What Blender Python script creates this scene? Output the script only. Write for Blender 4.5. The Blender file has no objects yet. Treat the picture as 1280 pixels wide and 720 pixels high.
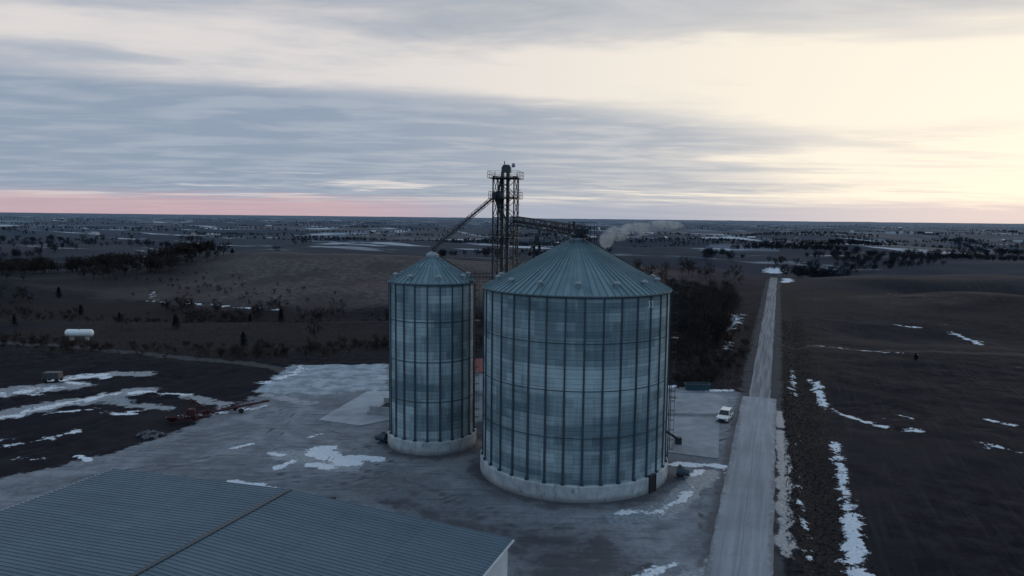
import bpy, bmesh, math, random
import numpy as np
from mathutils import Vector, Matrix
random.seed(7); rng=np.random.default_rng(11)
scene=bpy.context.scene
try:
    scene.view_settings.view_transform='Standard'; scene.view_settings.look='None'
    scene.view_settings.exposure=0
except Exception: pass
TH=math.radians(20.3); DX,DY=math.sin(TH),math.cos(TH); Q0=-2.24
def SQ(s,q): return (s*DX+q*DY, s*DY-q*DX)

# ---------------------------------------------------------------- node helper
class NT:
    def __init__(s,tree): s.t=tree; s.n=tree.nodes; s.l=tree.links
    def node(s,typ,**kw):
        n=s.n.new(typ)
        for k,v in kw.items(): setattr(n,k,v)
        return n
    def put(s,sock,v):
        if v is None: return
        if hasattr(v,'is_output') : s.l.new(v,sock)
        else:
            if isinstance(v,(tuple,list)) and len(v)==3 and sock.type=='RGBA': v=(*v,1)
            sock.default_value=v
    def m(s,op,a,b=None,c=None,clamp=False):
        n=s.node('ShaderNodeMath',operation=op,use_clamp=clamp)
        s.put(n.inputs[0],a); s.put(n.inputs[1],b)
        if c is not None: s.put(n.inputs[2],c)
        return n.outputs[0]
    def ss(s,v,a,b,c=0.,d=1.):
        n=s.node('ShaderNodeMapRange',interpolation_type='SMOOTHSTEP')
        s.put(n.inputs[0],v); 
        for i,x in enumerate((a,b,c,d)): s.put(n.inputs[i+1],x)
        return n.outputs[0]
    def mr(s,v,a,b,c=0.,d=1.):
        n=s.node('ShaderNodeMapRange')
        s.put(n.inputs[0],v)
        for i,x in enumerate((a,b,c,d)): s.put(n.inputs[i+1],x)
        return n.outputs[0]
    def mix(s,f,a,b,mode='MIX'):
        n=s.node('ShaderNodeMixRGB',blend_type=mode)
        s.put(n.inputs[0],f); s.put(n.inputs[1],a); s.put(n.inputs[2],b)
        return n.outputs[0]
    def noise(s,vec,scale,detail=4,rough=.55,dist=0.):
        n=s.node('ShaderNodeTexNoise')
        s.put(n.inputs['Vector'],vec); n.inputs['Scale'].default_value=scale
        n.inputs['Detail'].default_value=detail; n.inputs['Roughness'].default_value=rough
        n.inputs['Distortion'].default_value=dist
        return n.outputs['Fac']
    def mapping(s,vec,loc=(0,0,0),rot=(0,0,0),sc=(1,1,1)):
        n=s.node('ShaderNodeMapping'); s.put(n.inputs[0],vec)
        n.inputs[1].default_value=loc; n.inputs[2].default_value=rot; n.inputs[3].default_value=sc
        return n.outputs[0]
    def sep(s,v):
        n=s.node('ShaderNodeSeparateXYZ'); s.put(n.inputs[0],v); return n.outputs
    def comb(s,x,y,z):
        n=s.node('ShaderNodeCombineXYZ'); s.put(n.inputs[0],x); s.put(n.inputs[1],y); s.put(n.inputs[2],z); return n.outputs[0]
    def white(s,vec):
        n=s.node('ShaderNodeTexWhiteNoise',noise_dimensions='3D'); s.put(n.inputs[0],vec); return n.outputs[0]
def newmat(name):
    m=bpy.data.materials.new(name); m.use_nodes=True
    nt=NT(m.node_tree); b=m.node_tree.nodes['Principled BSDF']
    return m,nt,b
def objco(nt):
    return nt.node('ShaderNodeTexCoord').outputs['Object']
def bump(nt,b,h,strength=.3,dist=.05):
    n=nt.node('ShaderNodeBump'); n.inputs['Strength'].default_value=strength
    n.inputs['Distance'].default_value=dist; nt.put(n.inputs['Height'],h); nt.l.new(n.outputs[0],b.inputs['Normal'])
def simple(name,col,rough=.6,metal=0.,var=.25,scale=3.,bs=.0):
    m,nt,b=newmat(name); co=objco(nt)
    n=nt.noise(co,scale,3,.6)
    n2=nt.noise(co,scale*.15,2)
    f=nt.m('ADD',nt.mr(n,.3,.7,-.5,.5),nt.mr(n2,.3,.7,-.5,.5))
    g=nt.m('MULTIPLY_ADD',f,var,1.)
    c=nt.mix(1.,col,nt.comb(g,g,g),'MULTIPLY')
    nt.put(b.inputs['Base Color'],c); b.inputs['Roughness'].default_value=rough; b.inputs['Metallic'].default_value=metal
    if bs: bump(nt,b,n,bs,.05)
    return m

# ---------------------------------------------------------------- mesh builder
class MB:
    def __init__(s): s.v=[]; s.f=[]; s.mi=[]
    def add(s,vs,fs,mi=0):
        o=len(s.v); s.v+= [tuple(v) for v in vs]; s.f+=[tuple(i+o for i in f) for f in fs]; s.mi+=[mi]*len(fs)
    def box(s,c,sz,mi=0,R=None):
        hx,hy,hz=[a/2 for a in sz]; c=Vector(c)
        vs=[Vector((x,y,z)) for x in(-hx,hx) for y in(-hy,hy) for z in(-hz,hz)]
        if R is not None: vs=[R@v for v in vs]
        s.add([v+c for v in vs],[(0,1,3,2),(4,6,7,5),(0,4,5,1),(2,3,7,6),(0,2,6,4),(1,5,7,3)],mi)
    def tube(s,a,b,r,r2=None,n=6,mi=0,cap=True):
        a=Vector(a); b=Vector(b); r2=r if r2 is None else r2
        d=(b-a).normalized(); u=d.orthogonal().normalized(); w=d.cross(u)
        vs=[]
        for i in range(n):
            t=2*math.pi*i/n; e=u*math.cos(t)+w*math.sin(t); vs+=[a+e*r,b+e*r2]
        fs=[(2*i,2*((i+1)%n),2*((i+1)%n)+1,2*i+1) for i in range(n)]
        if cap: fs+=[tuple(2*i for i in range(n))[::-1],tuple(2*i+1 for i in range(n))]
        s.add(vs,fs,mi)
    def beam(s,a,b,w,h=None,mi=0):
        a=Vector(a); b=Vector(b); d=b-a; L=d.length
        R=d.to_track_quat('Y','Z').to_matrix(); s.box((a+b)/2,(w,L,h or w),mi,R)
    def rev(s,prof,n=64,mi=0,c=(0,0)):
        vs=[]; m=len(prof)
        for i in range(n):
            t=2*math.pi*i/n
            for r,z in prof: vs.append((c[0]+r*math.cos(t),c[1]+r*math.sin(t),z))
        fs=[(i*m+j,((i+1)%n)*m+j,((i+1)%n)*m+j+1,i*m+j+1) for i in range(n) for j in range(m-1)]
        s.add(vs,fs,mi)
    def extr(s,poly,w,mi=0,x0=0.):   # poly in (y,z), extruded along x
        n=len(poly); vs=[(x0-w/2,y,z) for y,z in poly]+[(x0+w/2,y,z) for y,z in poly]
        fs=[(i,(i+1)%n,(i+1)%n+n,i+n) for i in range(n)]+[tuple(range(n))[::-1],tuple(range(n,2*n))]
        s.add(vs,fs,mi)
    def obj(s,name,mats,parent=None,loc=(0,0,0),rz=0.,smooth=False,bevel=0.):
        me=bpy.data.meshes.new(name); me.from_pydata(s.v,[],s.f); 
        for m in (mats if isinstance(mats,(list,tuple)) else [mats]): me.materials.append(m)
        me.polygons.foreach_set('material_index',s.mi)
        bm=bmesh.new(); bm.from_mesh(me); bmesh.ops.recalc_face_normals(bm,faces=bm.faces); bm.to_mesh(me); bm.free()
        if smooth: me.polygons.foreach_set('use_smooth',[True]*len(me.polygons))
        o=bpy.data.objects.new(name,me); scene.collection.objects.link(o)
        o.location=loc; o.rotation_euler=(0,0,rz)
        if parent: o.parent=parent
        if bevel:
            b=o.modifiers.new('b','BEVEL'); b.width=bevel; b.segments=2; b.limit_method='ANGLE'
        return o
def empty(name,loc,rz=0.):
    e=bpy.data.objects.new(name,None); scene.collection.objects.link(e); e.location=loc; e.rotation_euler=(0,0,rz); e.empty_display_size=.5
    return e

# ---------------------------------------------------------------- noise / distance fields
def h2(ix,iy,seed):
    n=(ix.astype(np.int64)*374761393+iy.astype(np.int64)*668265263+seed*982451653)&0x7fffffff
    n=((n^(n>>13))*1274126177)&0x7fffffff
    return ((n^(n>>16))&0xffff)/65535.
def vn(x,y,seed=0):
    ix=np.floor(x); iy=np.floor(y); fx=x-ix; fy=y-iy
    fx=fx*fx*fx*(fx*(fx*6-15)+10); fy=fy*fy*fy*(fy*(fy*6-15)+10)
    a=h2(ix,iy,seed); b=h2(ix+1,iy,seed); c=h2(ix,iy+1,seed); d=h2(ix+1,iy+1,seed)
    return (a+(b-a)*fx)*(1-fy)+(c+(d-c)*fx)*fy
def fbm(x,y,seed=0,o=3):
    r=0;a=.5;t=0
    for i in range(o):
        r=r+a*vn(x*2**i+17.3*i,y*2**i-9.1*i,seed+i); t+=a; a*=.5
    return r/t*2-1
def sst(a,b,x):
    t=np.clip((x-a)/(b-a),0,1); return t*t*(3-2*t)
def dpoly(x,y,pts):
    d=np.full(x.shape,1e9)
    for (x1,y1),(x2,y2) in zip(pts[:-1],pts[1:]):
        vx,vy=x2-x1,y2-y1; L=vx*vx+vy*vy+1e-9
        t=np.clip(((x-x1)*vx+(y-y1)*vy)/L,0,1)
        d=np.minimum(d,np.hypot(x-x1-t*vx,y-y1-t*vy))
    return d
def inside(x,y,P):
    r=np.zeros(x.shape,bool); n=len(P)
    for i in range(n):
        x1,y1=P[i]; x2,y2=P[(i+1)%n]
        if y1==y2: continue
        c=((y1>y)!=(y2>y))&(x<(x2-x1)*(y-y1)/(y2-y1)+x1); r^=c
    return r
def sd(x,y,P):   # positive inside
    d=dpoly(x,y,list(P)+[P[0]]); return np.where(inside(x,y,P),d,-d)
def gs(x,y,cx,cy,sx,sy,ang=0.):
    c,s=math.cos(ang),math.sin(ang); u=(x-cx)*c+(y-cy)*s; v=-(x-cx)*s+(y-cy)*c
    return np.exp(-(u/sx)**2-(v/sy)**2)

YARD=[(-66,20),(-66,70),(-64,88),(-57,97),(-52,106),(-47,134),(-48,160),(-28,162),(-7,152),(31,142),(46,139),(44,132),(21,65),(4,20)]
def HT(x,y):
    x=np.asarray(x,float); y=np.asarray(y,float)
    s=x*DX+y*DY; q=x*DY-y*DX; r=np.hypot(x,y); aq=np.abs(q-Q0)
    w=sst(190,420,r)
    h=w*8.*fbm(x/150,y/105,3,3)*sst(5,60,aq)
    h+=sst(450,900,r)*11.*fbm(x/420,y/330,9,3)*np.maximum(sst(5,60,aq),sst(470,560,s))*(1+sst(1500,6000,r)*.5)
    h+=8.*gs(x,y,-105,395,100,55)+5*gs(x,y,-15,410,80,45)
    h-=7.*gs(x,y,-95,268,130,30,.1)
    h-=11*np.exp(-((s-620)/110)**2)*sst(-260,-100,q)
    h-=6*np.exp(-((s-1050)/160)**2)
    h+=(3.5*gs(x,y,175,300,75,42)-2.5*gs(x,y,112,215,50,16,-.3)+3.5*gs(x,y,310,420,90,50)-3*gs(x,y,235,350,90,20,.2))*sst(6,35,aq)
    nr=sst(330,240,r)
    h-=.9*np.exp(-((q-Q0-7.6)/2.2)**2)*nr
    h-=.6*np.exp(-((q-Q0+6.2)/1.8)**2)*nr*sst(150,165,s)
    f=sst(330,250,r)*sst(4,9,aq)
    yard=sst(4,-6,sd(x,y,YARD))
    h+=f*yard*(.25*fbm(x/5,y/5,21,2)+.7*fbm(x/22,y/22,23,2))
    return h

# ---------------------------------------------------------------- terrain
def axis(a,b,st,glo,ghi,lo,hi):
    c=list(np.arange(a,b+.001,st)); d=st; l=[]
    v=a
    while v>lo: d*=glo; v-=d; l.append(v)
    d=st; v=b; u=[]
    while v<hi: d*=ghi; v+=d; u.append(v)
    return np.array(l[::-1]+c+u)
ax=axis(-135,112,.75,1.045,1.045,-32000,32000)
ay=axis(52,215,.75,1.13,1.025,-4000,42000)
X,Y=np.meshgrid(ax,ay); nx,ny=len(ax),len(ay)
xf=X.ravel(); yf=Y.ravel(); zf=HT(xf,yf)
me=bpy.data.meshes.new('ground')
me.vertices.add(nx*ny); me.vertices.foreach_set('co',np.stack([xf,yf,zf],1).astype(np.float32).ravel())
i,j=np.meshgrid(np.arange(nx-1),np.arange(ny-1)); k=(j*nx+i).ravel()
quads=np.stack([k,k+1,k+1+nx,k+nx],1).astype(np.int32); nq=len(quads)
me.loops.add(nq*4); me.loops.foreach_set('vertex_index',quads.ravel())
me.polygons.add(nq); me.polygons.foreach_set('loop_start',np.arange(0,nq*4,4,dtype=np.int32))
me.polygons.foreach_set('loop_total',np.full(nq,4,dtype=np.int32))
me.update(); me.polygons.foreach_set('use_smooth',np.ones(nq,bool)); me.update()
s_=xf*DX+yf*DY; q_=xf*DY-yf*DX; r_=np.hypot(xf,yf)
near=(r_<700)
def nearf(fn,default=0.):
    o=np.full(xf.shape,float(default)); o[near]=fn(xf[near],yf[near]); return o
SN=[([(-27,99.5),(-24,97),(-22,95.5)],2.0,.9),([(-22,97.5),(-18.5,97)],1.2,.7),([(-28.5,101),(-26,102)],.9,.6),([(-27,94.5),(-24,93.5)],1.0,.6),([(-30,96),(-31,93)],.6,.6),
 ([(-35,88),(-28,85)],.8,.6),([(-40,101),(-38,103)],.6,.5),([(-31,106),(-29,108)],.45,.5),([(-34,99),(-32,98)],.5,.5),
 ([(13,79.5),(17,80),(20.5,83.5),(23,88)],.6,.9),([(22,96.5),(25.5,96),(29,95.5)],.8,.8),([(29,95),(28,90)],.4,.6),([(24,92),(26,94)],.5,.5),
 ([(64,148),(61,140),(58,131),(59,119),(61.5,113),(65,111.5)],.8,1.2),([(64,153),(62,144)],.3,.9),
 ([(49,106),(48,103),(45.5,96),(43.5,91),(41,85),(39,80)],.65,1.2),([(39.5,80),(37,75),(35,70),(33,64)],1.0,1.1),
 ([(138,224),(139,214),(137,208)],1.0,1.3),([(128,236),(133,232)],1.1,1.3),([(82,120),(84,118)],.7,.9),([(71,107),(74,102)],.5,.8),([(76,100),(80,97)],.4,.8),([(68,124),(69,121)],.4,.6),
 ([(80,194),(92,186),(103,180)],.25,1.3),([(203,532),(240,541),(282,548),(353,500),(420,470)],2.6,2.),
 ([(-152,301),(-130,298),(-114,294),(-95,290)],.8,2.2),([(-160,320),(-152,301)],.5,1.8),
 ([(-97,124),(-92,131),(-88,136)],1.6,2.4),([(-92,144),(-86,149),(-84,146)],1.8,2.),([(-88,141),(-84,140)],.9,1.),
 ([(-90,108),(-83,116),(-80,122),(-75,130),(-68,133)],1.0,3.0),([(-78,116),(-72,122)],.4,2.),([(-67,132),(-60,133)],.4,1.8),([(-54,117),(-48,120),(-43,124)],.5,1.5),([(-72,100),(-66,108)],.4,1.6),
 ([(56,139),(60,150),(64,162)],.3,1.4),([(46,112),(40,97),(35,84),(30,68)],-.3,1.5),
 ([(67,222),(74,238),(82,258)],1.6,2.4),([(56,185),(60,195)],.8,1.2),([(37,139),(44,139.5)],.7,.6),([(28,141),(33,142)],.6,.6),
 ([(-50,141),(-46,150),(-47,158)],1.,1.6),([(16,67),(10,63),(8,60)],.6,.9),([(3,61.5),(4,64)],.5,.6),([(-2,118),(4,122)],.5,.6),([(-60,97),(-57,95)],.5,.5),
 ([(150,395),(158,410),(168,440)],3.,2.5),([(225,620),(235,640)],9,5.),([(-260,470),(-150,455)],1.2,3.5),([(180,340),(230,330),(300,360)],.6,2.6),([(-310,560),(-200,600),(-120,560)],1.5,4)]
def snowf(x,y):
    o=np.zeros(x.shape)
    for P,w,sf in SN:
        d=dpoly(x,y,P); o=np.maximum(o,np.clip(.5+(w-d)/(3.2*sf),0,.82))
    q=x*DY-y*DX
    rm=np.clip(fbm(x/11,y/7,51,3)*1.5-.42,0,.7)
    rm*=np.maximum(sst(-48,-60,x)*sst(170,120,y),.45*sst(7,12,q))
    return np.maximum(o,rm)
snow=nearf(snowf)
ICE=[([(-104,121),(-95,130),(-86,138)],3.8,2.5),([(-92,106),(-82,120),(-70,134)],3.2,3.),([(-92,144),(-84,150),(-78,150)],2.4,2.),([(-100,108),(-92,116)],2.4,2.),([(-60,131),(-50,124)],1.5,2),([(-74,128),(-60,122)],1.4,2),
 ([(12,78),(18,80),(23,88),(27,93)],1.7,1.4),([(-31,98),(-22,94)],2.4,1.5),([(43,112),(39,100),(33,84),(28,70)],.9,1.),([(47,124),(44,115)],.8,.9),([(22,70),(20,66),(12,62)],1.5,1.5),([(-44,86),(-28,82)],1.3,1.2),([(-46,132),(-36,126)],1.2,1.6)]
def icef(x,y):
    o=np.zeros(x.shape)
    for P,w,sf in ICE:
        d=dpoly(x,y,P); o=np.maximum(o,np.clip(.5+(w-d)/(3*sf),0,.9))
    return o
ice=nearf(icef)
gravel=nearf(lambda x,y: np.clip(.5+sd(x,y,YARD)/5,0,1))
LANE=[(-190,196),(-117,180),(-93,172.5),(-56,160),(-46,152)]
LANE2=[(SQ(206,0)),(101,184),(134,184),(240,200)]
LANE3=[(SQ(455,-2)),(175,482),(203,529),(240,541),(282,548),(353,500),(420,470)]
lane=nearf(lambda x,y: np.maximum(np.clip(.5+(1.7-dpoly(x,y,LANE))/3,0,1),np.clip(.5+(2.4-dpoly(x,y,LANE3))/3,0,1)))
lane2=nearf(lambda x,y: np.clip(.5+(1.5-dpoly(x,y,LANE2))/3,0,1))
shoulder=np.clip(.5+(4.3-np.abs(q_-Q0))/1.6,0,1)*(r_<455)
PADS=[[(-49,134),(-50,160),(-28,161),(-24,137),(-36,133)]]
pad=nearf(lambda x,y: np.clip(.5+sd(x,y,PADS[0])/4,0,1))
TR=[[(-58,84),(-48,92),(-36,93),(-22,89),(-8,81),(4,75),(14,68),(20,60)],
    [(-46,140),(-38,120),(-36,106),(-30,97),(-14,88),(-5,80)],[(-52,100),(-40,112),(-32,112),(-25,106),(-14,91)],
    [(22,76),(26,92),(27,104),(36,112),(44,128)],[(-44,84),(-30,90),(-18,86),(0,70)],[(-54,88),(-40,97),(-30,97),(-16,90),(-2,79)]]
def trackf(x,y):
    o=np.zeros(x.shape)
    for P in TR:
        d=dpoly(x,y,P); o=np.maximum(o,.72*np.clip(1-np.abs(d-1.)/.7,0,1)); 
    for cx,cy,R in ((8.5,94.8,12.6),(-11.7,105.2,6.7)):
        d=np.hypot(x-cx,y-cy)-R; o=np.maximum(o,np.clip(1.-np.maximum(d,0)/5.,0,1)*.88)
    o=np.maximum(o,.85*np.clip(.5+sd(x,y,[(-13,96),(-2,100),(-2,118),(-14,112)])/4,0,1))
    o=np.maximum(o,.8*np.clip(.5+sd(x,y,[(-2,56),(15,64),(12,75),(-4,78),(-14,86),(-18,82),(0,68)])/8,0,1))
    return o
track=nearf(trackf)
grass_relief=np.clip(1.2*gs(xf,yf,-100,355,130,70)+1.1*gs(xf,yf,-20,400,120,70)+.5*gs(xf,yf,170,295,60,30)+.35*gs(xf,yf,125,215,45,16)+.35*gs(xf,yf,290,410,80,30),0,1)  # dry-grass hills; on the right-hand swells the pale tone paints relief shading
brush=np.clip(gs(xf,yf,-80,190,75,30)+gs(xf,yf,-120,262,140,36)+.9*gs(xf,yf,60,210,42,75,0)+.9*gs(xf,yf,-200,360,60,50)+.85*np.exp(-((q_-Q0-8)/3.6)**2)*(s_<420)*(s_>30),0,1)
def att(name,a,b,c,d=None):
    at=me.color_attributes.new(name,'FLOAT_COLOR','POINT')
    arr=np.stack([a,b,c,np.ones_like(a) if d is None else d],1).astype(np.float32); at.data.foreach_set('color',arr.ravel())
att('mA',snow,gravel,pad); att('mB',track,grass_relief,brush); att('mC',np.maximum(lane,shoulder*.7),lane2,ice)
ground=bpy.data.objects.new('ground',me); scene.collection.objects.link(ground)

m,nt,b=newmat('ground_mat'); co=objco(nt)
def A(n): 
    a=nt.node('ShaderNodeAttribute',attribute_name=n); return nt.sep(a.outputs['Color'])
mA,mB,mC=A('mA'),A('mB'),A('mC')
px=nt.sep(co); flat=nt.comb(px[0],px[1],0.)
r=nt.node('ShaderNodeVectorMath',operation='LENGTH'); nt.put(r.inputs[0],flat); R=r.outputs['Value']
nA=nt.noise(flat,.35,5,.66); nB=nt.noise(flat,2.2,4,.65); nC=nt.noise(flat,.045,3,.55); nD=nt.noise(flat,.011,4,.6)
rotv=nt.mapping(flat,rot=(0,0,TH))
furrow=nt.noise(nt.mapping(rotv,sc=(1.4,.05,1)),1.,2,.6)
field=nt.mix(nt.ss(nA,.35,.68),(.010,.010,.015),(.028,.027,.034))
field=nt.mix(nt.ss(nC,.38,.66),field,(.018,.018,.024))
field=nt.mix(nt.m('MULTIPLY',nt.ss(furrow,.5,.72),.45),field,(.044,.042,.048))
field=nt.mix(nt.ss(nD,.46,.62,0,.5),field,(.050,.044,.048))
grass_relief_c=nt.mix(nt.ss(nA,.3,.7),(.066,.056,.058),(.145,.122,.116))
grass_relief_c=nt.mix(nt.ss(nC,.42,.62,0,.6),grass_relief_c,(.058,.048,.049))
col=nt.mix(nt.ss(nt.m('ADD',mB[1],nt.mr(nC,.2,.8,-.3,.3)),.35,.75),field,grass_relief_c)  # grass tone on the hills, painted undulation shading on the right swells
brushc=nt.mix(nt.ss(nB,.35,.65),(.012,.012,.014),(.056,.046,.044))
col=nt.mix(nt.ss(nt.m('ADD',mB[2],nt.mr(nA,.2,.8,-.35,.35)),.35,.7,0,.85),col,brushc)
snap=nt.node('ShaderNodeVectorMath',operation='SNAP'); nt.put(snap.inputs[0],nt.mapping(rotv,loc=(90,40,0))); snap.inputs[1].default_value=(410,230,10)
w1=nt.white(snap.outputs[0])
snap2=nt.node('ShaderNodeVectorMath',operation='SNAP'); nt.put(snap2.inputs[0],rotv); snap2.inputs[1].default_value=(800,520,10)
w2=nt.white(snap2.outputs[0])
cr=nt.node('ShaderNodeValToRGB'); nt.put(cr.inputs[0],nt.m('FRACT',nt.m('ADD',w1,w2)))
e=cr.color_ramp; e.interpolation='CONSTANT'
e.elements[0].position=0; e.elements[0].color=(.022,.026,.036,1); e.elements[1].position=.28; e.elements[1].color=(.062,.060,.066,1)
for p_,c_ in((.42,(.036,.040,.052,1)),(.60,(.115,.102,.098,1)),(.74,(.026,.030,.042,1)),(.90,(.17,.20,.25,1))):
    x=e.elements.new(p_); x.color=c_
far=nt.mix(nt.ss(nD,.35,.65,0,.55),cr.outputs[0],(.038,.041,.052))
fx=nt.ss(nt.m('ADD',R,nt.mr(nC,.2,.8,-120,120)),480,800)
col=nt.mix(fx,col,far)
sfar=nt.noise(nt.mapping(rotv,sc=(.0035,.013,1)),1.,5,.64)
sfm=nt.m('MULTIPLY',nt.ss(sfar,.575,.64),nt.m('MULTIPLY',nt.ss(R,420,1100),.85))
# yard
gcol=nt.mix(nt.ss(nA,.3,.7),(.165,.178,.20),(.30,.32,.35))
gcol=nt.mix(nt.ss(nC,.4,.6,0,.6),gcol,(.12,.13,.148))
gcol=nt.mix(nt.ss(nB,.45,.75,0,.35),gcol,(.37,.39,.43))
wheel=nt.noise(nt.mapping(flat,rot=(0,0,.45),sc=(.12,1.3,1)),1.,3,.6,.6)
gcol=nt.mix(nt.ss(wheel,.48,.7,0,.5),gcol,(.095,.10,.115))
gedge=nt.m('ADD',mA[1],nt.mr(nA,.2,.8,-.45,.45))
col=nt.mix(nt.ss(gedge,.4,.62),col,gcol)
mud=nt.ss(nt.m('ADD',mB[0],nt.mr(nA,.2,.8,-.55,.55)),.35,.85,0,.8)
col=nt.mix(mud,col,(.048,.050,.059))
ln=nt.ss(nt.m('ADD',mC[0],nt.mr(nA,.2,.8,-.4,.4)),.35,.7,0,.75)
col=nt.mix(ln,col,(.095,.093,.10))
ln2=nt.ss(nt.m('ADD',mC[1],nt.mr(nA,.2,.8,-.4,.4)),.35,.7,0,.7)
col=nt.mix(ln2,col,(.080,.064,.065))
pd=nt.ss(nt.m('ADD',mA[2],nt.mr(nA,.2,.8,-.4,.4)),.4,.62,0,.9)
col=nt.mix(pd,col,nt.mix(nt.ss(nA,.35,.65),(.23,.28,.325),(.44,.50,.56)))
icm=nt.m('MULTIPLY',nt.ss(nt.m('ADD',mC[2],nt.mr(nA,.2,.8,-.35,.35)),.45,.58),.85)
col=nt.mix(icm,col,nt.mix(nt.ss(nB,.35,.65),(.14,.175,.215),(.30,.35,.40)))
sm=nt.m('ADD',mA[0],nt.m('ADD',nt.mr(nA,.2,.8,-.48,.48),nt.mr(nB,.2,.8,-.16,.16)))
sm=nt.m('MULTIPLY',nt.ss(sm,.50,.62),nt.ss(mA[0],.05,.2))
sm=nt.m('MAXIMUM',sm,sfm)
snc=nt.mix(nt.ss(nB,.3,.7),(.58,.64,.72),(.78,.83,.89))
col=nt.mix(sm,col,snc)
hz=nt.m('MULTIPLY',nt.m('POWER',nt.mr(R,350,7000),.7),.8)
col=nt.mix(hz,col,(.15,.205,.275))  # bluish distance haze painted into the ground colour, growing away from the site
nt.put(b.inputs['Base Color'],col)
wet=nt.m('MAXIMUM',nt.m('MULTIPLY',mud,nt.ss(nC,.45,.6)),icm)
nt.put(b.inputs['Roughness'],nt.mr(wet,0,1,.95,.35)); nt.put(b.inputs['Specular IOR Level'],nt.mr(wet,0,1,.03,.35))
bump(nt,b,nt.m('ADD',nA,nt.m('MULTIPLY',nB,.5)),.6,.3)
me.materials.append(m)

# ---------------------------------------------------------------- roads
def strip(name,mat,s0,s1,hw,off,step=1.5,grow=0.,cols=6):
    ss=[s0]; st=step
    while ss[-1]<s1: ss.append(min(s1,ss[-1]+st)); st*=1+grow
    ss=np.array(ss); qs=np.linspace(-hw,hw,cols+1)
    S,Qq=np.meshgrid(ss,qs,indexing='ij')
    jit=np.where(np.abs(Qq)>hw*.99,.22*fbm(S/2.2,Qq*5,77,3),0)
    Qw=Qq+jit+Q0; xx=S*DX+Qw*DY; yy=S*DY-Qw*DX
    crown=.06*(1-(Qq/hw)**2)
    zz=HT(xx,yy)+off+crown+np.clip(S-230,0,1e9)*.0011
    mb=MB(); n=cols+1
    vs=list(zip(xx.ravel(),yy.ravel(),zz.ravel()))
    fs=[(a*n+c,a*n+c+1,(a+1)*n+c+1,(a+1)*n+c) for a in range(len(ss)-1) for c in range(cols)]
    mb.add(vs,fs); return mb.obj(name,mat,smooth=True)
m,nt,b=newmat('asphalt_worn'); co=objco(nt); rv=nt.mapping(co,rot=(0,0,TH))
n1=nt.noise(nt.mapping(rv,sc=(1.3,.05,1)),1.,4); n2=nt.noise(co,5,4,.7); n3=nt.noise(co,.12,3)
c=nt.mix(nt.ss(n1,.3,.7),(.19,.215,.25),(.31,.345,.39)); c=nt.mix(nt.ss(n2,.4,.75,0,.35),c,(.14,.155,.18))
c=nt.mix(nt.ss(n3,.4,.65,0,.4),c,(.16,.18,.21))
sp=nt.sep(rv); jl=nt.m('FRACT',nt.m('DIVIDE',nt.m('ADD',sp[1],nt.mr(nt.noise(co,.5,3),0,1,-5,5)),9.))
c=nt.mix(nt.m('MULTIPLY',nt.m('LESS_THAN',jl,.012),.4),c,(.06,.06,.07))
cen=nt.m('ABSOLUTE',nt.m('SUBTRACT',nt.m('ADD',sp[0],nt.mr(n3,.3,.7,-.15,.15)),Q0)); 
c=nt.mix(nt.m('MULTIPLY',nt.m('LESS_THAN',cen,.05),.35),c,(.06,.06,.065))
eg=nt.ss(nt.m('ADD',nt.m('ABSOLUTE',nt.m('SUBTRACT',sp[0],Q0)),nt.mr(nt.noise(co,.8,3),.3,.7,-.5,.5)),2.5,3.0,0,.6)
c=nt.mix(eg,c,(.11,.115,.13))
nt.put(b.inputs['Base Color'],c); b.inputs['Roughness'].default_value=.75; bump(nt,b,n2,.2,.02); ROADM=m
m,nt,b=newmat('gravel_road_mat'); co=objco(nt); rv=nt.mapping(co,rot=(0,0,TH))
n1=nt.noise(nt.mapping(rv,sc=(1.6,.05,1)),1.,4); n2=nt.noise(co,3,4,.7)
c=nt.mix(nt.ss(n1,.35,.65),(.15,.155,.175),(.28,.285,.305)); c=nt.mix(nt.ss(n2,.4,.75,0,.35),c,(.12,.125,.14))
nt.put(b.inputs['Base Color'],c); b.inputs['Roughness'].default_value=.95; b.inputs['Specular IOR Level'].default_value=.15; bump(nt,b,n2,.3,.04); GRAVM=m
strip('paved_road',ROADM,-60,142,3.05,.05)
strip('gravel_road',GRAVM,142,462,1.95,.045,2.,.012)

CONC=simple('concrete',(.30,.31,.32),.85,0,.25,.6,.2)
CONC2=simple('concrete_pad_mat',(.24,.265,.30),.85,0,.4,.5,.2)
def slab(name,P,h,mat):
    mb=MB(); n=len(P); mb.add([(x,y,-.2) for x,y in P]+[(x,y,h) for x,y in P],[tuple(range(n,2*n))]+[(i,(i+1)%n,(i+1)%n+n,i+n) for i in range(n)])
    return mb.obj(name,mat,bevel=.02)
slab('concrete_apron',[(22.5,101),(25.5,120),(35.5,119.5),(33,111),(29.3,98.5)],.12,CONC2)
slab('concrete_driveway',[(27,122),(29.5,137),(39.5,136.6),(41,133),(37.2,122)],.07,CONC2)
slab('loading_pad',[(-31.5,115.5),(-24,112.5),(-17.5,118),(-17,134),(-23,135.5),(-27.5,135)],.16,simple('pad_light',(.31,.345,.39),.8,0,.35,.4,.2))

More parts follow.
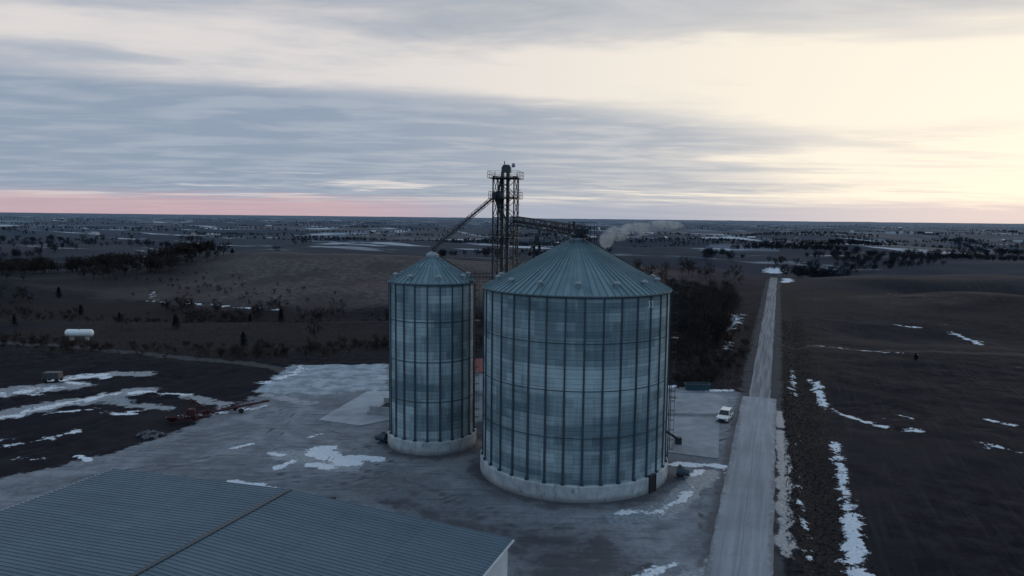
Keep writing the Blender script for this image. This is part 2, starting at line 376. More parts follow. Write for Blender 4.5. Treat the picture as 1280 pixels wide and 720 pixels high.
# ---------------------------------------------------------------- metals
def silo_wall(name,N,ringh,seed,R0):
    m,nt,b=newmat(name); co=objco(nt); s=nt.sep(co)
    th=nt.m('ARCTAN2',s[1],s[0]); u=nt.m('MULTIPLY',nt.m('ADD',th,math.pi),N/(2*math.pi)); vv=nt.m('DIVIDE',s[2],ringh)
    vid=nt.m('FLOOR',vv); uid=nt.m('FLOOR',nt.m('ADD',u,nt.m('MULTIPLY',nt.m('MODULO',vid,2.),.5)))
    vid3=nt.m('FLOOR',nt.m('DIVIDE',nt.m('ADD',s[2],seed*.7),ringh*3)); uid3=nt.m('FLOOR',nt.m('DIVIDE',nt.m('ADD',u,nt.m('MULTIPLY',vid3,1.7)),4.))
    sheet=nt.white(nt.comb(uid,vid,seed)); ring=nt.white(nt.comb(vid,seed,3.)); ring3=nt.white(nt.comb(vid3,seed,8.)); blk=nt.white(nt.comb(uid3,vid3,seed+5))
    big=nt.noise(nt.comb(nt.m('MULTIPLY',uid,.16),nt.m('MULTIPLY',vid,.33),seed),1.,2,.5)
    streak=nt.noise(nt.comb(nt.m('MULTIPLY',u,4.),nt.m('MULTIPLY',s[2],.12),seed),1.,4,.6)
    f=nt.m('ADD',nt.m('MULTIPLY',sheet,.20),nt.m('ADD',nt.m('MULTIPLY',ring,.08),nt.m('MULTIPLY',ring3,.26)))
    f=nt.m('ADD',f,nt.m('MULTIPLY',blk,.26))
    f=nt.m('ADD',f,nt.mr(big,.3,.7,-.10,.34)); f=nt.m('ADD',f,nt.mr(streak,.3,.7,-.1,.1))
    c=nt.mix(nt.ss(f,.15,1.0),(.125,.180,.210),(.47,.585,.625))
    fr=nt.m('FRACT',nt.m('MULTIPLY',vv,2.)); c=nt.mix(nt.m('MULTIPLY',nt.m('LESS_THAN',fr,.2),.26),c,(.05,.08,.10))
    c=nt.mix(nt.ss(nt.noise(co,1.3,4,.7),.60,.8,0,.3),c,(.16,.16,.16))
    nt.put(b.inputs['Base Color'],c); b.inputs['Metallic'].default_value=.08
    nt.put(b.inputs['Roughness'],nt.mr(sheet,0,1,.6,.75)); b.inputs['Specular IOR Level'].default_value=.2
    bump(nt,b,nt.m('SINE',nt.m('MULTIPLY',s[2],2*math.pi/.37)),.35,.02)
    return m
def roof_mat(name,N):
    m,nt,b=newmat(name); co=objco(nt); s=nt.sep(co)
    th=nt.m('ARCTAN2',s[1],s[0]); uid=nt.m('FLOOR',nt.m('MULTIPLY',nt.m('ADD',th,math.pi),N/(2*math.pi)))
    w=nt.white(nt.comb(uid,4.,2.)); n=nt.noise(co,.5,4,.6)
    f=nt.m('ADD',nt.m('MULTIPLY',w,.5),nt.mr(n,.3,.7,0,.5))
    c=nt.mix(f,(.085,.155,.185),(.20,.305,.345))
    nt.put(b.inputs['Base Color'],c); b.inputs['Metallic'].default_value=.3; b.inputs['Roughness'].default_value=.55
    return m
STEEL_D=simple('dark_steel',(.030,.040,.050),.55,.4,.3,2.)
STIFF=simple('stiffener_steel',(.055,.082,.102),.55,.3,.3,2.)
GALV=simple('galvanised',(.26,.31,.35),.5,.4,.25,1.5)
BLACK=simple('dark_opening',(.012,.012,.014),.7,0,.2)
WHITE=simple('white_paint',(.72,.74,.76),.5,0,.12,1.)
RED=simple('red_paint',(.20,.025,.022),.5,0,.35,2.)
REDD=simple('red_dirty',(.060,.013,.018),.6,0,.4,3.)
RUBBER=simple('rubber',(.02,.02,.02),.9,0,.3)
RIB=simple('roof_rib',(.155,.24,.275),.5,.3,.2)
def concrete_ring():
    m,nt,b=newmat('foundation_concrete'); co=objco(nt); s=nt.sep(co)
    th=nt.m('MULTIPLY',nt.m('ARCTAN2',s[1],s[0]),14.)
    st=nt.noise(nt.comb(th,nt.m('MULTIPLY',s[2],.35),0.),1.2,4,.65); n=nt.noise(co,.8,4)
    c=nt.mix(nt.ss(n,.3,.7),(.36,.39,.41),(.52,.55,.57)); c=nt.mix(nt.ss(st,.52,.72,0,.75),c,(.16,.145,.135))
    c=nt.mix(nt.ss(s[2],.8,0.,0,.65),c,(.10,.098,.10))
    nt.put(b.inputs['Base Color'],c); b.inputs['Roughness'].default_value=.9; bump(nt,b,n,.2,.05); return m
FOUND=concrete_ring()

def silo(cx,cy,R,Rb,hb,he,hp,nst,nrib,seed,vents,label=None,ladder_ang=0.,door_ang=None):
    E=empty('grain_silo',(cx,cy,0))
    wm=silo_wall('silo_wall_steel',nst,1.13,seed,R); rm=roof_mat('silo_roof_steel',nrib)
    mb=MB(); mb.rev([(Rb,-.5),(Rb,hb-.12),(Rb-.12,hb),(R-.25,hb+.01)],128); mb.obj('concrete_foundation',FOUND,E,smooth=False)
    mb=MB(); mb.rev([(R,hb-.02),(R,he)],160); mb.obj('corrugated_wall',wm,E,smooth=True)
    mb=MB()
    for i in range(nst):
        t=2*math.pi*(i+.5)/nst; c,s=math.cos(t),math.sin(t)
        Rm=Matrix.Rotation(t,3,'Z')
        z=hb
        k=0
        while z<he-.05:
            z2=min(he-.05,z+5.65); wd=.26-.035*k
            mb.box(((R+.075)*c,(R+.075)*s,(z+z2)/2),(.15,max(wd,.13),z2-z-.02),0,Rm); z=z2; k+=1
        mb.box(((R+.16)*c,(R+.16)*s,hb+.12),(.34,.42,.24),0,Rm)
    mb.obj('stiffeners',STIFF,E)
    mb=MB()
    for z in np.arange(hb+5.65,he-1,5.65): mb.rev([(R+.02,z-.05),(R+.06,z-.05),(R+.06,z+.05),(R+.02,z+.05)],128)
    mb.rev([(R+.02,he-.25),(R+.2,he-.22),(R+.3,he-.05),(R+.05,he+.05)],128)
    mb.obj('wind_rings_and_eave',STIFF,E)
    rc=max(.9,R*.085); sl=(hp-he)/(R-rc)
    mb=MB(); mb.rev([(R+.28,he-.28*sl+.02),(R,he+.02),(rc,hp)],160); mb.obj('cone_roof',rm,E)
    mb=MB()
    for i in range(nrib):
        t=2*math.pi*i/nrib; c,s=math.cos(t),math.sin(t)
        r1=rc*(1. if i%2==0 else 3.2)
        z1=hp-(r1-rc)*sl
        mb.beam((c*(R+.27),s*(R+.27),he-.27*sl+.09),(c*r1,s*r1,z1+.07),.085 if R>8 else .07,.13)
    mb.obj('roof_ribs',RIB,E)
    mb=MB(); mb.rev([(rc+.05,hp-.1),(rc+.05,hp+.35),(rc*.55,hp+.75),(.02,hp+.85)],24); mb.obj('roof_cap',GALV,E)
    mb=MB()
    for i in range(vents):
        t=2*math.pi*(i+.35)/vents; rr=R*.86; z=he+(R-rr)*sl
        c,s=math.cos(t),math.sin(t)
        mb.tube((c*rr,s*rr,z-.1),(c*rr,s*rr,z+.38),.26,n=10); mb.rev([(.42,z+.36),(.40,z+.5),(.2,z+.64),(.01,z+.68)],10,0,(c*rr,s*rr))
    mb.obj('roof_vents',GALV,E)
    mb=MB(); t=ladder_ang; c,s=math.cos(t),math.sin(t); p=Vector((-s,c,0))
    o=Vector((c*(R+.35),s*(R+.35),0))
    for sd_ in(-.25,.25): mb.beam(o+p*sd_+Vector((0,0,hb-1.5)),o+p*sd_+Vector((0,0,he+1.1)),.06)
    for z in np.arange(hb-1.2,he,.45): mb.beam(o-p*.25+Vector((0,0,z)),o+p*.25+Vector((0,0,z)),.04)
    out=Vector((c,s,0))
    for z in np.arange(hb+1.2,he+1,1.3):
        pts=[o+p*(.38*math.cos(a))+out*(.35*math.sin(a)*2)+Vector((0,0,z)) for a in np.linspace(0,math.pi,6)]
        for a_,b_ in zip(pts[:-1],pts[1:]): mb.beam(a_,b_,.05)
    for a in np.linspace(0.3,math.pi-.3,3): mb.beam(o+p*(.38*math.cos(a))+out*(.7*math.sin(a))+Vector((0,0,hb+1.2)),o+p*(.38*math.cos(a))+out*(.7*math.sin(a))+Vector((0,0,he+1)),.04)
    for z in (hb+8,hb+16):
        if z<he-2: mb.box(tuple(o+out*.5+p*.7+Vector((0,0,z))),(1.,1.,.06),0,Matrix.Rotation(t,3,'Z')); 
    a0=Vector((c*(R+.2),s*(R+.2),he+.25)); a1=Vector((c*rc,s*rc,hp+.3))
    for sd_ in(-.3,.3): mb.beam(a0+p*sd_,a1+p*sd_,.06)
    for k in range(int((a1-a0).length/.5)): q=a0.lerp(a1,k*.5/(a1-a0).length); mb.beam(q-p*.3,q+p*.3,.05)
    mb.obj('caged_ladder',STEEL_D,E)
    if door_ang is not None:
        t=door_ang; Rm=Matrix.Rotation(t,3,'Z'); c,s=math.cos(t),math.sin(t)
        mb=MB(); mb.box((c*(Rb+.0),s*(Rb+.0),1.0),(.3,1.1,2.0),0,Rm); mb.obj('foundation_door',BLACK,E)
        mb=MB()
        for dy in(-.62,.62): mb.box((c*Rb-s*dy,s*Rb+c*dy,1.05),(.4,.14,2.1),0,Rm)
        mb.box((c*Rb,s*Rb,2.12),(.4,1.38,.14),0,Rm); mb.obj('door_frame',STEEL_D,E)
    if label:
        cu=bpy.data.curves.new('bin_number','FONT'); cu.body=label; cu.size=1.15; cu.extrude=.01; cu.align_x='CENTER'
        t=math.radians(-49); 
        tmp=bpy.data.objects.new('tmp',cu); scene.collection.objects.link(tmp)
        bpy.context.view_layer.update()
        mesh=bpy.data.meshes.new_from_object(tmp.evaluated_get(bpy.context.evaluated_depsgraph_get()))
        bpy.data.objects.remove(tmp)
        o2=bpy.data.objects.new('bin_number',mesh); scene.collection.objects.link(o2); mesh.materials.append(WHITE)
        o2.parent=E; o2.location=((R+.19)*math.cos(t),(R+.19)*math.sin(t),he-1.5); o2.rotation_euler=(math.pi/2,0,t+math.pi/2)
    return E
BX,BY=8.5,94.8; SX,SY=-11.7,105.2
silo(BX,BY,12.15,12.55,2.0,24.5,30.6,34,84,1.,14,'33',math.radians(-8),math.radians(-44))
silo(SX,SY,6.2,6.6,1.9,24.2,27.6,22,44,5.,8,None,math.radians(20),None)

# ---------------------------------------------------------------- elevator tower
T=empty('bucket_elevator_tower',(-1.2,120,0),math.radians(-12))
mb=MB(); hw=1.75; ztop=40.2
cor=[(-hw,-hw),(hw,-hw),(hw,hw),(-hw,hw)]
for x,y in cor: mb.beam((x,y,0),(x,y,ztop),.2)
zs=np.arange(0,ztop+.1,3.35)
for a,z in enumerate(zs):
    for i_ in range(4):
        p=cor[i_]; q=cor[(i_+1)%4]
        mb.beam((*p,z),(*q,z),.13)
        if a<len(zs)-1:
            z2=zs[a+1]; mb.beam((*p,z),(*q,z2),.09); mb.beam((*q,z),(*p,z2),.09)
mb.obj('lattice_frame',STEEL_D,T)
mb=MB()
for x in(-.55,.35): mb.box((x,0,20.5),(.52,.5,41),0)
mb.box((-.05,0,1.2),(2.2,.9,2.4)); mb.obj('leg_casings',simple('leg_casing',(.05,.055,.06),.5,.3,.3),T)
mb=MB()
mb.extr([(-.85,40.9),(.7,40.9),(.7,41.7),(.4,42.15),(-.5,42.15),(-.85,41.7)],.65)
mb.tube((.5,0,41.5),(1.2,0,41.5),.22,n=10); mb.box((1.1,.3,41.2),(.5,.7,.4)); o=mb.obj('head_and_motor',STIFF,T,rz=math.pi/2)
mb=MB(); mb.tube((-.1,-.7,42.),(-.1,-.7,42.7),.1); mb.rev([(.26,41.7),(.32,42.),(.22,42.3),(.02,42.42)],12,0,(1.35,-.5)); mb.obj('dust_vent',GALV,T)
mb=MB(); rail=MB()
for z,ex in((39.9,.75),(36.6,.6),(30.2,.4)):
    L=hw+ex; mb.box((0,0,z),(2*L,2*L,.08))
    for i_ in range(4):
        p=[(-L,-L),(L,-L),(L,L),(-L,L)][i_]; q=[(-L,-L),(L,-L),(L,L),(-L,L)][(i_+1)%4]
        for k in range(4):
            t=k/4; x=p[0]*(1-t)+q[0]*t; y=p[1]*(1-t)+q[1]*t; rail.beam((x,y,z),(x,y,z+1.1),.06)
        for hh in(.55,1.1): rail.beam((*p,z+hh),(*q,z+hh),.05)
mb.obj('platforms',STEEL_D,T); rail.obj('handrails',STEEL_D,T)
mb=MB()
for z in np.arange(2,39,1.2):
    pts=[(hw+.2+.5*math.sin(a),.45*math.cos(a),z) for a in np.linspace(0,math.pi,5)]
    for a_,b_ in zip(pts[:-1],pts[1:]): mb.beam(a_,b_,.05)
for dy in(-.3,.3): mb.beam((hw+.2,dy,0),(hw+.2,dy,40.5),.07)
mb.obj('ladder',STEEL_D,T)
mb=MB(); mb.rev([(.02,37.9),(.75,37.6),(.85,36.7),(.35,35.6),(.3,35)],12,0,(-1.0,-1.0)); mb.tube((-.6,0,40.9),(-1.,-1.,37.8),.2)
for k,(ex,ey,ez) in enumerate([(1.5,-1.8,31),(-1.8,1.7,30),(.3,-2,29)]): mb.tube((-1.,-1.,35.9),(ex,ey,ez),.16)
mb.obj('distributor',simple('distributor_steel',(.05,.06,.07),.5,.4,.3),T)

def truss(name,a,b,w,h,nb,mat,chord=.12,tube_r=None,walk=False):
    a=Vector(a); b=Vector(b); E=empty(name,a); d=b-a; dn=d.normalized(); sd_=dn.cross(Vector((0,0,1))).normalized(); up=sd_.cross(dn)
    mb=MB(); c4=[(-w/2,-h/2),(w/2,-h/2),(w/2,h/2),(-w/2,h/2)]
    P=lambda t,k: d*t+sd_*c4[k][0]+up*c4[k][1]
    for k in range(4): mb.beam(P(0,k),P(1,k),chord)
    for i_ in range(nb+1):
        t=i_/nb
        for k in range(4): mb.beam(P(t,k),P(t,(k+1)%4),chord*.6)
        if i_<nb:
            t2=(i_+1)/nb
            for k,l in((0,3),(1,2),(3,2),(0,1)):
                if i_%2: k,l=l,k
                mb.beam(P(t,k),P(t2,l),chord*.6)
    mb.obj('truss',mat,E)
    if tube_r:
        mb=MB()
        if walk: mb.box(tuple(d*.5+up*(-.05)),(tube_r*2,d.length,tube_r*2.2),0,d.to_track_quat('Y','Z').to_matrix())
        else: mb.tube((0,0,0),d,tube_r,n=10)
        mb.obj('conveyor_casing',mat,E)
    return E
truss('conveyor_bridge',(.2,118.5,33.0),(9.6,94.0,31.75),1.25,1.35,13,STEEL_D,.13,.22,True)
truss('grain_spout_truss',(-2.2,118.9,37.6),(SX+.1,SY+.1,28.9),.5,.5,14,STEEL_D,.06,.15)
PK=empty('silo_peak_platform',(9.15,94.65,31.3)); mb=MB(); o3=Vector((-9.15,-94.65,-31.3))
V3=lambda *a: Vector(a)+o3
mb.tube(V3(9.2,94.8,31.6),V3(8.6,94.8,30.9),.28); mb.box(V3(9.0,94.6,31.8),(1.8,1.,.7))
for x in(7.4,9.2,10.9):
    for y in(93.4,95.9): mb.beam(V3(x,y,30.2),V3(x,y,33.),.07)
for y in(93.4,95.9):
    for z in(32.4,33.): mb.beam(V3(7.4,y,z),V3(10.9,y,z),.06)
mb.box((0,0,0),(3.6,2.6,.08)); mb.tube(V3(8.0,94,32.1),V3(8.0,94,33.1),.2,n=8); mb.obj('deck_and_rails',STEEL_D,PK)
W=empty('catwalk',(-6.2,103.2,24.4)); mb=MB(); a=Vector((0,0,0)); b_=Vector((3.7,-2.,0.2)); mb.beam(a,b_,.9,.08)
sdv=(b_-a).cross(Vector((0,0,1))).normalized()*.45
for s1 in(-1,1):
    for hh in(.5,1.05): mb.beam(a+sdv*s1+Vector((0,0,hh)),b_+sdv*s1+Vector((0,0,hh)),.05)
    for k in range(5): q=a.lerp(b_,k/4)+sdv*s1; mb.beam(q,q+Vector((0,0,1.05)),.05)
mb.obj('walkway',STEEL_D,W)
L2=empty('receiving_leg',(4.4,131,0)); mb=MB()
for x in(-.5,.5): mb.box((x,0,14.6),(.5,.5,29.2))
mb.extr([(-.9,29.2),(.9,29.2),(.9,30.2),(.4,30.8),(-.4,30.8),(-.9,30.2)],.8); mb.box((0,0,28.4),(2.6,2.2,.08))
for z in np.arange(2,28,2.6): mb.beam((-.5,.4,z),(.5,.4,z+1.3),.08)
for x,y in((-1.3,-1.1),(1.3,-1.1),(1.3,1.1),(-1.3,1.1)): mb.beam((x,y,28.4),(x,y,29.5),.06)
for p,q in(((-1.3,-1.1),(1.3,-1.1)),((1.3,-1.1),(1.3,1.1)),((-1.3,1.1),(1.3,1.1))): mb.beam((*p,29.5),(*q,29.5),.06)
mb.tube((0,0,29.4),(-4.,-6,24.5),.16); mb.tube((.5,0,30.4),(.5,0,31.3),.3,n=8); mb.obj('leg_and_head',STEEL_D,L2)
U=empty('unload_auger',(20.4,101.5,0)); mb=MB(); mb.tube((0,0,4.4),(4.6,3.4,.9),.22,n=10); mb.box((4.7,3.5,.6),(.9,.9,1.)); mb.beam((2.4,1.8,0),(2.4,1.8,2.6),.1); mb.box((.1,0,4.6),(.7,.6,.6)); mb.obj('auger_tube',STEEL_D,U)
for fx_,fy_,rz in((22.2,90.9,-.3),(-18.9,104.,2.9)):
    F=empty('aeration_fan',(fx_,fy_,0),rz); mb=MB(); mb.tube((-.5,0,.9),(.35,0,.9),.62,n=18); mb.tube((.35,0,.9),(1.1,0,.8),.5,.4,n=12); mb.box((0,0,.15),(1.2,1.1,.3)); mb.box((-.1,0,1.62),(.4,.35,.25)); mb.obj('housing',STIFF,F)

# ---------------------------------------------------------------- foreground building
m,nt,b=newmat('corrugated_roof'); co=objco(nt); s=nt.sep(co)
pid=nt.m('FLOOR',nt.m('DIVIDE',s[1],1.0)); xid=nt.m('FLOOR',nt.m('DIVIDE',s[0],7.85))
w=nt.white(nt.comb(pid,xid,1.)); n=nt.noise(co,.18,4,.6); st=nt.noise(nt.mapping(co,sc=(.15,2.2,1)),1.,4,.6)
f=nt.m('ADD',nt.m('MULTIPLY',w,.35),nt.m('ADD',nt.mr(n,.3,.7,0,.4),nt.mr(st,.3,.7,0,.3)))
c=nt.mix(f,(.068,.105,.135),(.135,.195,.235))
lap=nt.m('LESS_THAN',nt.m('FRACT',nt.m('DIVIDE',nt.m('ADD',s[0],100*7.85),7.85)),.012)
c=nt.mix(nt.m('MULTIPLY',lap,.6),c,(.05,.07,.09))
nt.put(b.inputs['Base Color'],c); b.inputs['Metallic'].default_value=.2; b.inputs['Roughness'].default_value=.6
wv=nt.m('SINE',nt.m('MULTIPLY',s[1],2*math.pi/.5)); bump(nt,b,wv,.35,.03); ROOFM=m
B=empty('metal_warehouse',(-22.2,69.65,0),-TH); W2=23.55; LEN=62; EZ=5.0; RZ=6.05
mb=MB(); ov=.35
for sg in(-1,1):
    xe=sg*(W2+ov); ze=EZ-ov*(RZ-EZ)/W2
    mb.add([(0,ov,RZ),(xe,ov,ze),(xe,-LEN-ov,ze),(0,-LEN-ov,RZ),(0,ov,RZ-.12),(xe,ov,ze-.12),(xe,-LEN-ov,ze-.12),(0,-LEN-ov,RZ-.12)],[(0,1,2,3),(4,5,6,7),(0,1,5,4),(1,2,6,5),(2,3,7,6)])
mb.obj('roof',ROOFM,B)
mb=MB()
for y in np.arange(ov-.05,-LEN,-.5):
    for sg in(-1,1): 
        mb.beam((sg*.02,y,RZ+.02),(sg*(W2+ov),y,EZ-ov*(RZ-EZ)/W2+.02),.07,.06)
mb.obj('roof_ribs',simple('warehouse_rib',(.145,.20,.245),.6,.2,.2,.5),B)
mb=MB(); mb.beam((.12,ov+.02,RZ+.07),(.12,-LEN-ov,RZ+.07),.24,.05); mb.beam((-.12,ov+.02,RZ+.07),(-.12,-LEN-ov,RZ+.07),.235,.045)
mb.obj('ridge_cap',simple('ridge_cap_mat',(.045,.06,.075),.5,.2,.2),B)
m,nt,b=newmat('white_wall_panel'); co=objco(nt); s=nt.sep(co)
n=nt.noise(co,.5,4); c=nt.mix(nt.ss(n,.3,.7),(.55,.58,.62),(.68,.70,.73)); c=nt.mix(nt.ss(s[2],1.,0,0,.5),c,(.25,.23,.22))
nt.put(b.inputs['Base Color'],c); b.inputs['Roughness'].default_value=.5
bump(nt,b,nt.m('SINE',nt.m('MULTIPLY',nt.m('ADD',s[0],s[1]),2*math.pi/.35)),.4,.03); WALLM=m
for nm,yy in(('gable_wall_back',-.1),('gable_wall_front',-LEN+.1)):
    mb=MB(); mb.extr([(-W2+.02,0),(W2-.02,0),(W2-.02,EZ-.13),(0,RZ-.14),(-W2+.02,EZ-.13)],.2)
    g=mb.obj(nm,WALLM,B); g.rotation_euler=(0,0,math.pi/2); g.location=(0,yy,0)
mb=MB()
for sg in(-1,1): mb.box((sg*(W2-.1),-LEN/2,(EZ-.14)/2),(.2,LEN-.42,EZ-.14))
mb.obj('side_walls',WALLM,B)
mb=MB()
for y in(-12,-26,-40): mb.box((W2+.02,y,2.),(.08,4.5,4.))
mb.box((-9,.03,2.1),(5,.08,4.2)); mb.obj('sliding_doors',simple('door_grey',(.2,.22,.24),.5),B)
mb=MB(); 
for sg in(-1,1): mb.beam((sg*(W2+ov+.07),ov,EZ-.12),(sg*(W2+ov+.07),-LEN-ov,EZ-.12),.14,.14)
mb.obj('gutters',simple('trim',(.6,.63,.66),.5),B)

# ---------------------------------------------------------------- shed between silos, pit
S=empty('farm_office_shed',(-5,140,0),-TH*.3); mb=MB(); mb.extr([(-5,0),(5,0),(5,4.2),(0,5.6),(-5,4.2)],15); mb.obj('walls',WALLM,S)
mb=MB()
for sg in(-1,1): mb.add([(-7.8,0,5.75),(7.8,0,5.75),(7.8,sg*5.4,4.2),(-7.8,sg*5.4,4.2),(-7.8,0,5.63),(7.8,0,5.63),(7.8,sg*5.4,4.08),(-7.8,sg*5.4,4.08)],[(0,1,2,3),(4,5,6,7),(0,3,7,4),(1,2,6,5),(2,3,7,6)])
mb.obj('roof',RED,S)
mb=MB(); mb.box((-3,-5.02,1.05),(1.,.06,2.1)); mb.box((1,-5.02,1.6),(1.6,.06,1.)); mb.box((4.5,-5.02,1.7),(3.2,.06,3.2)); mb.obj('door_and_windows',BLACK,S)
P_=empty('grain_receiving_pit',(-20.3,121.5,.15),-.25); mb=MB(); mb.box((0,0,.25),(6.4,7,.5)); mb.box((0,-2.9,.9),(6,.15,.9)); mb.box((0,2.9,.9),(6,.15,.9)); mb.obj('kerb_walls',CONC,P_)
mb=MB(); mb.box((0,0,.54),(4.6,4.6,.08)); 
for k in np.arange(-2.2,2.3,.3): mb.beam((k,-2.3,.62),(k,2.3,.62),.07)
mb.box((2.2,0,1.3),(1.4,3.6,1.6)); mb.obj('grate_and_hopper',STEEL_D,P_)

# ---------------------------------------------------------------- LPG tank
G_=empty('propane_tank',(-115,189.4,float(HT(np.array([-115.,-114]),np.array([189.4,189]))[0])),.05)
mb=MB(); R=1.0; L=2.9; prof=[]
for a in np.linspace(0,math.pi/2,7): prof.append((max(.001,R*math.sin(a)),-L-R*.75*math.cos(a)))
for a in np.linspace(math.pi/2,0,7): prof.append((max(.001,R*math.sin(a)),L+R*.75*math.cos(a)))
mb.rev(prof,24); o=mb.obj('tank_shell',simple('tank_white',(.85,.86,.87),.4,0,.08,1.),G_,smooth=True); o.rotation_euler=(0,math.pi/2,0); o.location=(0,0,2.0)
mb=MB()
for x in(-2,2): mb.box((x,0,.5),(.4,1.5,1.1)); 
mb.obj('saddles',CONC,G_)
mb=MB(); mb.tube((0,0,2.9),(0,0,3.3),.28,n=12); mb.beam((-1.2,.9,0),(-1.2,.9,2.6),.06); mb.beam((-.8,.9,0),(-.8,.9,2.6),.06); mb.obj('valve_dome',STEEL_D,G_)

# ---------------------------------------------------------------- vehicle
GLASS,nt,b=newmat('dark_glass'); b.inputs['Base Color'].default_value=(.015,.02,.025,1); b.inputs['Roughness'].default_value=.12
LAMP=simple('tail_red',(.3,.01,.01),.3); 
CARW=simple('car_paint_white',(.78,.79,.80),.3,0,.05)
def wheel(mb,x,y,r=.37,w=.25):
    mb.tube((x-w/2,y,r),(x+w/2,y,r),r,n=20,mi=0); mb.tube((x-w/2-.01,y,r),(x+w/2+.01,y,r),r*.58,n=12,mi=1)
def suv(name,loc,rz,paint):
    E=empty(name,loc,rz)
    mb=MB()
    low=[(-2.35,.42),(-2.4,.7),(-2.36,.98),(-1.9,1.08),(.95,1.1),(1.95,1.0),(2.3,.86),(2.38,.6),(2.3,.38),(1.95,.36)]
    for a in np.linspace(0,math.pi,7): low.append((1.45+.45*math.cos(a),.36+.42*math.sin(a)))
    low+=[(.9,.34),(-.95,.34)]
    for a in np.linspace(0,math.pi,7): low.append((-1.45+.45*math.cos(a),.36+.42*math.sin(a)))
    low+=[(-2.0,.36)]
    mb.extr(low,1.88); mb.obj('body',paint,E,bevel=.05)
    mb=MB()
    b0=[(-.9,-2.28),(.9,-2.28),(.9,1.02),(-.9,1.02)]; t0=[(-.72,-2.0),(.72,-2.0),(.72,.25),(-.72,.25)]
    mb.add([(x,y,1.08) for x,y in b0]+[(x,y,1.72) for x,y in t0],[(4,5,6,7),(0,1,5,4),(1,2,6,5),(2,3,7,6),(3,0,4,7)]); mb.obj('greenhouse_glass',GLASS,E)
    mb=MB(); mb.box((0,-.88,1.75),(1.5,2.35,.07)); mb.obj('roof',paint,E,bevel=.03)
    mb=MB()
    for sx in(-1,1):
        for y0,y1 in((-2.28,-2.0),(-1.35,-1.25),(-.3,-.3),(1.02,.25)):
            mb.beam((sx*.905,y0,1.09),(sx*.735,y1,1.74),.09,.06)
        mb.beam((sx*.6,-2.2,1.79),(sx*.6,0.1,1.79),.05)
    mb.obj('pillars_and_rails',paint,E)
    mb=MB()
    for x in(-.86,.86):
        for y in(-1.45,1.45): wheel(mb,x,y)
    mb.obj('wheels',[RUBBER,GALV],E)
    mb=MB()
    for x in(-.75,.75): mb.box((x,-2.4,.85),(.25,.06,.3)); 
    mb.obj('tail_lamps',LAMP,E)
    mb=MB()
    for x in(-.7,.7): mb.box((x,2.33,.78),(.34,.08,.16))
    mb.obj('headlamps',GALV,E)
    mb=MB(); mb.box((0,2.37,.62),(1.0,.06,.26)); mb.box((0,-2.41,.5),(1.7,.06,.18)); mb.box((0,2.38,.42),(1.7,.05,.12))
    for sx in(-1,1): mb.box((sx*1.03,.72,1.14),(.2,.12,.16))
    mb.obj('grille_bumpers_mirrors',BLACK,E)
    return E
suv('parked_car',(36.0,118.4,.0),math.radians(180-28),CARW)

# ---------------------------------------------------------------- dumpsters, machinery
def dumpster(loc,rz,sc,col):
    E=empty('dumpster',loc,rz); E.scale=(sc,)*3; mb=MB()
    mb.add([(-2.4,-.9,.0),(2.4,-.9,.0),(2.4,.9,.0),(-2.4,.9,.0),(-2.6,-1.05,1.35),(2.6,-1.05,1.35),(2.6,1.05,1.35),(-2.6,1.05,1.35)],[(0,1,2,3),(0,1,5,4),(1,2,6,5),(2,3,7,6),(3,0,4,7)])
    for x in np.arange(-2.2,2.3,.55): 
        for sg in(-1,1): mb.beam((x,sg*.95,.15),(x,sg*1.08,1.3),.08)
    for sg in(-1,1): mb.beam((-2.65,sg*1.08,1.38),(2.65,sg*1.08,1.38),.12); mb.beam((sg*2.62,-1.08,1.38),(sg*2.62,1.08,1.38),.12)
    mb.obj('bin_body',col,E); mb=MB(); mb.add([(-2.5,-1,1.15),(2.5,-1,1.15),(2.5,1,1.15),(-2.5,1,1.15)],[(0,1,2,3)]); mb.obj('contents',BLACK,E)
DB=simple('dumpster_blue',(.03,.075,.10),.6,0,.3)
dumpster((36.8,139.8,.0),-.05,.92,DB); dumpster((-21.6,80.6,0),.1,.55,simple('dumpster_grey',(.12,.13,.15),.6))

